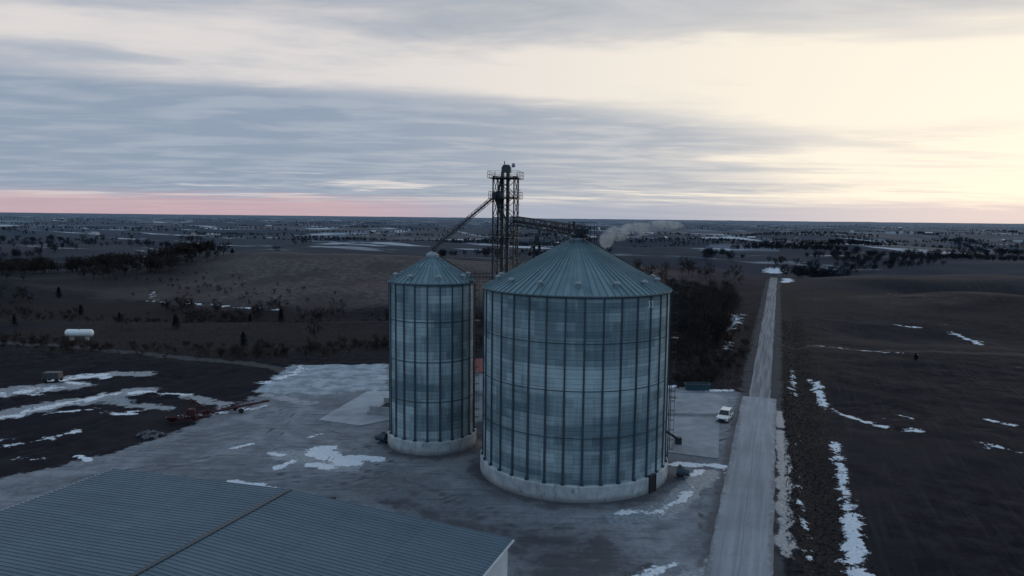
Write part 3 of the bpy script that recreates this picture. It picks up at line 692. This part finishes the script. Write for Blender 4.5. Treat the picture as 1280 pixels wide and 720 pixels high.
def auger(name,loc,rz,L,tilt,lift,arm):
    E=empty(name,loc,rz); mb=MB(); a=Vector((-L*.5,0,.7)); b_=Vector((L*.5,0,.7+L*math.sin(tilt)))
    mb.tube(a,b_,.2,n=10); up=Vector((0,0,.65))
    m1=a.lerp(b_,.25); m2=a.lerp(b_,.75); mb.beam(m1+up,m2+up,.09)
    for k in range(7): q=m1.lerp(m2,k/6); mb.beam(q,q+up,.07); 
    for k in range(6): mb.beam(m1.lerp(m2,k/6),m1.lerp(m2,(k+1)/6)+up,.05)
    mb.beam(a,m1+up,.06); mb.beam(b_,m2+up,.06)
    for sy in(-1,1):
        mb.beam((0,sy*1.2,.45),m2+Vector((0,0,-.1)),.1); mb.beam((0,sy*1.2,.45),m1,.08)
    mb.beam((0,-1.3,.45),(0,1.3,.45),.12)
    if arm:
        for sy in(-.8,.8): mb.beam((-1.2,sy,.3),(0,sy*.3,lift),.13); mb.beam((1.2,sy,.3),(0,sy*.3,lift),.13); mb.beam((-.6,sy*.65,lift*.5),(.6,sy*.65,lift*.5),.1)
        mb.box((0,0,lift*.45),(1.3,1.,1.1)); mb.tube((0,0,lift),(2.2,0,lift-1.6),.15)
    mb.add([(a.x-.9,-.7,1.2),(a.x+.7,-.7,1.2),(a.x+.7,.7,1.2),(a.x-.9,.7,1.2),(a.x-.3,-.25,.35),(a.x+.3,-.25,.35),(a.x+.3,.25,.35),(a.x-.3,.25,.35)],[(0,1,5,4),(1,2,6,5),(2,3,7,6),(3,0,4,7),(4,5,6,7)])
    mb.obj('auger_frame',REDD,E); mb=MB()
    for sy in(-1.3,1.3): mb.tube((0,sy-.12,.42),(0,sy+.12,.42),.42,n=14)
    mb.obj('wheels',RUBBER,E)
auger('grain_auger',(-51.5,113.4,0),.3,5.5,.05,3.9,True)
auger('grain_auger',(-46.5,120.2,0),.75,11,.03,2.,False)
Fw=empty('farm_wagon',(-91,140.5,0.1),.1); mb=MB(); mb.box((0,0,1.35),(3.0,1.8,1.1)); mb.box((0,0,.72),(3.4,1.9,.14)); mb.beam((1.7,0,.6),(3.4,0,.4),.1)
for x in(-1,0,1):
    for sy in(-.93,.93): mb.beam((x,sy,.8),(x,sy,2.),.08)
mb.obj('wagon_box',simple('wagon_grey',(.06,.06,.07),.6),Fw); mb=MB()
for x in(-1.1,1.1):
    for y in(-.85,.85): mb.tube((x,y-.1,.4),(x,y+.1,.4),.4,n=14)
mb.obj('wheels',RUBBER,Fw)
bm=bmesh.new()
for k in range(46):
    a=random.random()*6.28; rr=random.random()**.5*1.7; sz=random.uniform(.15,.4)
    M_=Matrix.Translation((rr*math.cos(a)*1.3,rr*math.sin(a),max(.1,.7-rr*.35)*random.random()+.1))@Matrix.Rotation(random.random()*3,4,'X')@Matrix.Rotation(random.random()*3,4,'Z')@Matrix.Diagonal((sz,sz*random.uniform(.6,1.3),sz*.6,1))
    bmesh.ops.create_icosphere(bm,subdivisions=1,radius=1,matrix=M_)
for v_ in bm.verts: v_.co+=Vector([random.uniform(-.06,.06) for _ in range(3)])
mm=bpy.data.meshes.new('rubble_pile'); bm.to_mesh(mm); bm.free(); mm.materials.append(simple('rubble',(.12,.125,.14),.9)); o=bpy.data.objects.new('rubble_pile',mm); scene.collection.objects.link(o); o.location=(-54.5,106,0)

# ---------------------------------------------------------------- trees
def bare_tree(seed,H=9.,lv=3,twig=.05,nb=(5,5,5),tw=5):
    rd=random.Random(seed); V=[];F=[]
    def seg(a,b,r1,r2):
        d=(b-a).normalized(); u=d.orthogonal().normalized(); w=d.cross(u); o=len(V)
        for r_,p in((r1,a),(r2,b)):
            for k in range(3): t=2.094*k; V.append(p+(u*math.cos(t)+w*math.sin(t))*r_)
        for k in range(3): F.append((o+k,o+(k+1)%3,o+3+(k+1)%3)); F.append((o+k,o+3+(k+1)%3,o+3+k))
    def tri(a,b,r1):
        d=(b-a); u=d.orthogonal().normalized(); u=(Matrix.Rotation(rd.random()*6.28,3,d.normalized())@u)*r1; o=len(V); V.extend([a+u,a-u,b]); F.append((o,o+1,o+2))
    def br(a,d,L,r,l):
        mid=a+d*L*.5+Vector([rd.uniform(-1,1) for _ in range(3)])*L*.06; d2=(d+Vector([rd.uniform(-.3,.3),rd.uniform(-.3,.3),rd.uniform(0,.25)])).normalized(); end=mid+d2*L*.5
        if l>=2: seg(a,mid,r,r*.75); seg(mid,end,r*.75,r*.4)
        else: seg(a,end,max(r,twig*.6),twig*.4)
        if l==0:
            for k in range(tw):
                t=rd.uniform(.15,1.); p=a.lerp(end,t); dd=(d2+Vector([rd.uniform(-1,1) for _ in range(3)])*.9).normalized(); tri(p,p+dd*L*rd.uniform(.4,.9),twig*.55)
            return
        n=nb[lv-l]
        for k in range(n):
            t=.3+.7*(k+rd.random()*.6)/n; p=a.lerp(mid,t*2) if t<.5 else mid.lerp(end,(t-.5)*2)
            ang=k*2.4+rd.random(); side=d.orthogonal().normalized(); side=Matrix.Rotation(ang,3,d)@side
            dd=(d*.6+side*rd.uniform(.6,1.)+Vector((0,0,.15))).normalized(); br(p,dd,L*rd.uniform(.45,.65),r*.5,l-1)
    br(Vector((0,0,-.3)),Vector((0,0,1)),H*.62,H*.018,lv)
    return np.array([tuple(v) for v in V]),np.array(F)
def cedar(seed,H=6.,n=900):
    rd=random.Random(seed); V=[];F=[]
    for k in range(n):
        t=rd.random()**.8; z=.4+t*(H-.4); R=H*.33*(1-t)**.6*(.75+.35*math.sin(k*1.7+seed)); a=rd.random()*6.28; rr=R*rd.uniform(.45,1.08)
        c=Vector((rr*math.cos(a),rr*math.sin(a),z)); o=len(V)
        for _ in range(3): V.append(c+Vector([rd.uniform(-1,1) for _ in range(3)])*H*.055)
        F.append((o,o+1,o+2))
    o=len(V); V+= [Vector((.1,0,0)),Vector((-.1,.1,0)),Vector((0,-.1,0)),Vector((0,0,H*.8))]; F+=[(o,o+1,o+3),(o+1,o+2,o+3),(o+2,o,o+3)]
    return np.array([tuple(v) for v in V]),np.array(F)
def scatter(name,protos,pts,mat,smin,smax):
    Vs=[];Fs=[];o=0; pts=np.array(pts,float); zz=HT(pts[:,0],pts[:,1])
    for (x,y),z in zip(pts,zz):
        V,F=protos[rng.integers(len(protos))]; sc=rng.uniform(smin,smax); a=rng.uniform(0,6.28); c,s=math.cos(a),math.sin(a)
        W=V*np.array([sc*rng.uniform(.85,1.15),sc*rng.uniform(.85,1.15),sc]); W=np.stack([W[:,0]*c-W[:,1]*s+x,W[:,0]*s+W[:,1]*c+y,W[:,2]+z],1)
        Vs.append(W); Fs.append(F+o); o+=len(V)
    V=np.concatenate(Vs).astype(np.float32); F=np.concatenate(Fs).astype(np.int32); n=len(F)
    me=bpy.data.meshes.new(name); me.vertices.add(len(V)); me.vertices.foreach_set('co',V.ravel()); me.loops.add(n*3); me.loops.foreach_set('vertex_index',F.ravel())
    me.polygons.add(n); me.polygons.foreach_set('loop_start',np.arange(0,3*n,3,dtype=np.int32)); me.polygons.foreach_set('loop_total',np.full(n,3,dtype=np.int32)); me.update(); me.validate()
    me.materials.append(mat); ob=bpy.data.objects.new(name,me); scene.collection.objects.link(ob); return ob
def inpoly(P,n,cl=-.35,sc=25):
    P_=np.array(P,float); out=[]; it=0
    while len(out)<n and it<60:
        it+=1
        c=rng.uniform(P_.min(0),P_.max(0),(n*3,2)); k=inside(c[:,0],c[:,1],P)
        k&=fbm(c[:,0]/sc,c[:,1]/sc,66,2)>cl
        out+=list(map(tuple,c[k]))
    return out[:n]
def twigmat(name,col):
    m,nt,b=newmat(name); g=nt.node('ShaderNodeNewGeometry'); n=nt.noise(g.outputs['Position'],.12,2)
    nt.put(b.inputs['Base Color'],nt.mix(nt.ss(n,.35,.65),tuple(v*.6 for v in col),tuple(v*1.3 for v in col))); b.inputs['Roughness'].default_value=.95; b.inputs['Specular IOR Level'].default_value=.1; return m
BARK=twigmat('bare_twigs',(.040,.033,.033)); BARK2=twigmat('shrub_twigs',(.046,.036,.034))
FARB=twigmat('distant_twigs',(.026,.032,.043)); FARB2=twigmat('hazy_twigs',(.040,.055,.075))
CED=twigmat('cedar_foliage',(.013,.018,.016))
PT=[bare_tree(k,9.,3,.085) for k in range(4)]
PF=[bare_tree(20+k,9.,2,.24,(6,6),7) for k in range(4)]
PS=[bare_tree(40+k,3.2,2,.06,(7,6),7) for k in range(3)]
PC=[cedar(k) for k in range(3)]
W_A=inpoly([(-10,185),(30,147),(39,147),(54,180),(74,240),(132,404),(60,400),(-10,300)],190)
W_A+=inpoly([(34,150),(40,150),(54,182),(74,240),(100,310),(70,310),(45,220)],110,-.9)
scatter('bare_woodland',PT,W_A,BARK,.45,1.05)
W_B=inpoly([(-360,335),(-247,340),(-190,345),(-150,385),(-190,420),(-260,440),(-420,430)],360,-.25,40)
scatter('bare_woodland',PF,W_B,BARK,.6,1.15)
W_C=inpoly([(-260,240),(-150,225),(-90,240),(-40,250),(-50,280),(-120,300),(-190,330),(-280,320)],95,.25,22)
scatter('bare_woodland',PT[:2]+PF[:1],W_C,BARK,.3,.75)
for x,y,s in((-51,186,.75),(-64,252,.8),(-60,246,.9),(-69,258,.8),(-30,178,.5),(-139,424,.8),(-115,210,.5),(-95,255,.7),(-45,262,.6)):
    scatter('bare_tree',PT,[(x,y)],BARK,s,s+.01)
for x,y,s in((-99,210,.7),(-75,232,.75),(-67.5,179,.65),(-88,240,.5),(-132,240,.6),(-150,215,.5),(-176,452,1.2),(98,172,.3),(-160,265,.7),(-190,300,.8)):
    scatter('cedar_tree',PC,[(x,y)],CED,s,s+.01)
sh=[]
for P,n,w in(([(-150,192),(-104,173),(-59,171),(-33,187),(-5,190)],300,5.),([(-200,262),(-120,255),(-40,262),(0,250)],260,9),([(-250,420),(-150,330),(-90,300)],120,12),([(48,160),(58,200),(74,250)],160,3.5),([(33,146),(40,147),(48,165)],60,2)):
    for k in range(n):
        i_=rng.integers(len(P)-1); t=rng.random(); x=P[i_][0]*(1-t)+P[i_+1][0]*t+rng.normal()*w; y=P[i_][1]*(1-t)+P[i_+1][1]*t+rng.normal()*w*.8
        if abs(x*DY-y*DX-Q0)>4: sh.append((x,y))
scatter('shrub_thicket',PS,sh,BARK2,.3,.9)
fp=inpoly([(160,590),(215,575),(300,620),(620,760),(900,1100),(600,1150),(330,980),(200,760)],800,-.05,90)+inpoly([(-700,560),(-420,500),(-200,620),(-250,900),(-800,900)],260,.2,80)+inpoly([(-60,520),(120,600),(100,760),(-120,700)],90,.1,60)
fp+=[(p_[0]+rng.normal()*5,p_[1]+rng.normal()*5) for p_ in [(170+t*90,452+t*110) for t in rng.random(60)]]
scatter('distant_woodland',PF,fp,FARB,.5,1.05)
rows=[]
for k in range(130):
    y0=10**rng.uniform(3.02,3.95); x0=rng.uniform(-.8,.8)*y0; L=rng.uniform(80,700)*(y0/1500)**.6; a=-TH if rng.random()<.85 else math.pi/2-TH
    st=4.2*(y0/1500)**.8; n=int(L/st)
    for t in np.linspace(-.5,.5,max(n,4)):
        if rng.random()<.8: rows.append((x0+math.cos(a)*L*t+rng.normal()*3,y0+math.sin(a)*L*t+rng.normal()*5))
for k in range(60):
    y0=10**rng.uniform(3.0,3.8); x0=rng.uniform(-.8,.8)*y0
    for j_ in range(rng.integers(4,14)): rows.append((x0+rng.normal()*18,y0+rng.normal()*14))
PFF=[bare_tree(60+k,7.,1,.5,(7,),8) for k in range(4)]
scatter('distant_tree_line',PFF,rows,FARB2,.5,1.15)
V=[];F=[]
for k in range(12):
    a=random.random()*6.28; l=random.uniform(.1,.35); o=len(V); V+=[(.03*math.cos(a+1.5)+l*.3*math.cos(a),.03*math.sin(a+1.5),0),(-.03*math.cos(a+1.5)+l*.3*math.cos(a),-.03*math.sin(a+1.5),0),(l*math.cos(a),l*math.sin(a),random.uniform(.1,.3))]; F.append((o,o+1,o+2))
TUFT=[(np.array(V),np.array(F))]
tp=[]
for k in range(3200):
    s=rng.uniform(55,260); q=Q0+ (4.3+abs(rng.normal())*3. if (rng.random()<.6 or s<150) else -rng.uniform(3.,10)); tp.append(SQ(s,q))
for k in range(2500):
    x=rng.uniform(-130,-45); y=rng.uniform(150,230); tp.append((x,y))
scatter('dry_grass',TUFT,tp,twigmat('dry_grass_mat',(.045,.040,.040)),.4,1.0)

# ---------------------------------------------------------------- distant farmsteads
mb=MB()
for k in range(60):
    y0=10**rng.uniform(3.05,3.85); x0=rng.uniform(-.75,.75)*y0; z=float(HT(np.array([x0,x0+1]),np.array([y0,y0]))[0])
    for j_ in range(rng.integers(1,4)):
        x=x0+rng.normal()*30; y=y0+rng.normal()*20; w,l,h=rng.uniform(5,9),rng.uniform(8,20),rng.uniform(2.6,4.5)
        mi=int(rng.integers(0,3)); a=Matrix.Rotation(-TH+(math.pi/2 if rng.random()<.5 else 0),3,'Z')
        vs=[Vector(v_) for v_ in((-l/2,-w/2,-1),(l/2,-w/2,-1),(l/2,w/2,-1),(-l/2,w/2,-1),(-l/2,-w/2,h),(l/2,-w/2,h),(l/2,w/2,h),(-l/2,w/2,h),(-l/2,0,h+w*.3),(l/2,0,h+w*.3))]
        mb.add([a@v_+Vector((x,y,z)) for v_ in vs],[(0,1,5,4),(2,3,7,6),(0,3,7,8,4),(1,2,6,9,5)],mi); mb.add([a@v_+Vector((x,y,z)) for v_ in vs[4:]],[(0,1,5,4),(2,3,4,5)],(mi+1)%3)
mb.obj('distant_farmstead',[simple('farm_white',(.5,.53,.57),.6),GALV,simple('barn_dark',(.10,.08,.085),.8)])

# steam plume far behind the silos
bm=bmesh.new()
for (x,y,z,rx,rz_) in((112,800,21,16,9),(135,803,26,22,8),(165,806,31,22,5.5),(100,798,14,8,10)):
    bmesh.ops.create_icosphere(bm,subdivisions=3,radius=1,matrix=Matrix.Translation((x-130,y-800,z))@Matrix.Diagonal((rx,12,rz_,1)))
mm=bpy.data.meshes.new('steam_plume'); bm.to_mesh(mm); bm.free()
m=bpy.data.materials.new('steam'); m.use_nodes=True; m.node_tree.nodes.clear(); nt=NT(m.node_tree)
out=nt.node('ShaderNodeOutputMaterial'); vs_=nt.node('ShaderNodeVolumeScatter'); nt.l.new(vs_.outputs[0],out.inputs['Volume'])
vs_.inputs['Color'].default_value=(.9,.93,.97,1)
nn=nt.noise(nt.node('ShaderNodeTexCoord').outputs['Object'],.07,2,.6); nt.put(vs_.inputs['Density'],nt.ss(nn,.36,.66,0,.10))
mm.materials.append(m); o=bpy.data.objects.new('steam_plume',mm); scene.collection.objects.link(o); o.location=(134,800,-4)

# ---------------------------------------------------------------- world
w=bpy.data.worlds.new('World'); scene.world=w; w.use_nodes=True; nt=NT(w.node_tree); bg=w.node_tree.nodes['Background']
gen=nt.node('ShaderNodeTexCoord').outputs['Generated']; s=nt.sep(gen); x,y,z=s[0],s[1],s[2]
zc=nt.m('MAXIMUM',z,0.); den=nt.m('ADD',zc,.045)
cu=nt.comb(nt.m('DIVIDE',x,den),nt.m('DIVIDE',y,den),0.)
n1=nt.noise(nt.mapping(cu,loc=(3.1,.4,0),rot=(0,0,.12),sc=(.30,.66,1)),1.,6,.60,.35)
n2=nt.noise(nt.mapping(cu,loc=(1.,7.,0),rot=(0,0,-.05),sc=(.9,1.7,1)),1.,4,.60,.3)
n=nt.m('ADD',nt.m('MULTIPLY',n1,.66),nt.m('MULTIPLY',n2,.34))
rt=nt.ss(x,-.35,.5)
zw=nt.m('ADD',z,nt.mr(n1,.3,.7,-.022,.022))
band=nt.m('MULTIPLY',nt.ss(zw,.015,.05),nt.ss(zw,.18,.125))
band=nt.m('MULTIPLY',band,nt.ss(x,.42,-.05,.05,1.))
gap=nt.m('MULTIPLY',nt.m('MULTIPLY',nt.ss(zw,.10,.15),nt.ss(zw,.255,.19)),nt.ss(x,-.5,.25,.35,1.))
gapr=nt.m('MULTIPLY',nt.ss(x,.22,.48),nt.ss(z,.22,.15))
bias=nt.m('SUBTRACT',nt.m('MULTIPLY',band,.28),nt.m('ADD',nt.m('MULTIPLY',gap,.12),nt.m('MULTIPLY',gapr,.10)))
bias=nt.m('ADD',bias,nt.ss(z,.2,.3,0,.06))
cov=nt.ss(nt.m('ADD',n,bias),.38,.62)
clear=nt.mix(rt,(.76,.72,.71),(1.02,.93,.79))
clear=nt.mix(nt.ss(z,.25,.6),clear,(.42,.50,.62))
cl=nt.mix(rt,(.29,.36,.47),(.52,.54,.58))
cl=nt.mix(nt.ss(z,.16,.28,0,.55),cl,(.48,.50,.54))
lit=nt.mix(rt,(.45,.50,.58),(.84,.79,.74))
cl=nt.mix(nt.ss(n2,.40,.66,0,.6),cl,lit)
sky=nt.mix(cov,clear,cl)
hor=nt.mix(nt.ss(x,-.25,.02),(.58,.41,.46),(.38,.43,.54)); hor=nt.mix(nt.ss(x,.15,.5),hor,(.58,.56,.63))
sky=nt.mix(nt.ss(nt.m('ADD',z,nt.mr(n2,.3,.7,-.006,.006)),.034,.012,0,.9),sky,hor)
back=nt.mix(nt.ss(z,0,.5),(.24,.36,.49),(.27,.39,.53)); back=nt.mix(nt.mr(n,.3,.7,0,.5),back,(.38,.50,.62))
sky=nt.mix(nt.ss(y,.45,-.1),sky,back)
sky=nt.mix(nt.ss(z,.45,.8),sky,nt.mix(nt.mr(n,.3,.7,0,.6),(.27,.38,.52),(.42,.51,.62)))
ns=nt.node('ShaderNodeTexSky',sky_type='NISHITA'); ns.sun_disc=False; ns.sun_elevation=math.radians(7); ns.sun_rotation=math.radians(38)
nish=nt.mix(1.,ns.outputs[0],(.06,.06,.06),'MULTIPLY')
sky=nt.mix(.05,sky,nish)
nt.put(bg.inputs['Color'],sky); bg.inputs['Strength'].default_value=1.0
sl=bpy.data.lights.new('sun','SUN'); sl.energy=.3; sl.angle=math.radians(14); sl.color=(1,.90,.80)
so=bpy.data.objects.new('sun',sl); scene.collection.objects.link(so)
az,el=math.radians(38),math.radians(7); dv=Vector((math.sin(az)*math.cos(el),math.cos(az)*math.cos(el),math.sin(el)))
so.rotation_euler=dv.to_track_quat('Z','Y').to_euler()
cd=bpy.data.cameras.new('camera'); cam=bpy.data.objects.new('camera',cd); scene.collection.objects.link(cam)
cd.sensor_width=36; cd.lens=25.31; cd.clip_end=90000; cd.clip_start=.5
M=Matrix.Rotation(math.pi/2-math.atan(88/900),4,'X')@Matrix.Rotation(math.radians(.63),4,'Z')
cam.matrix_world=Matrix.Translation((0,0,33.5))@M
scene.camera=cam
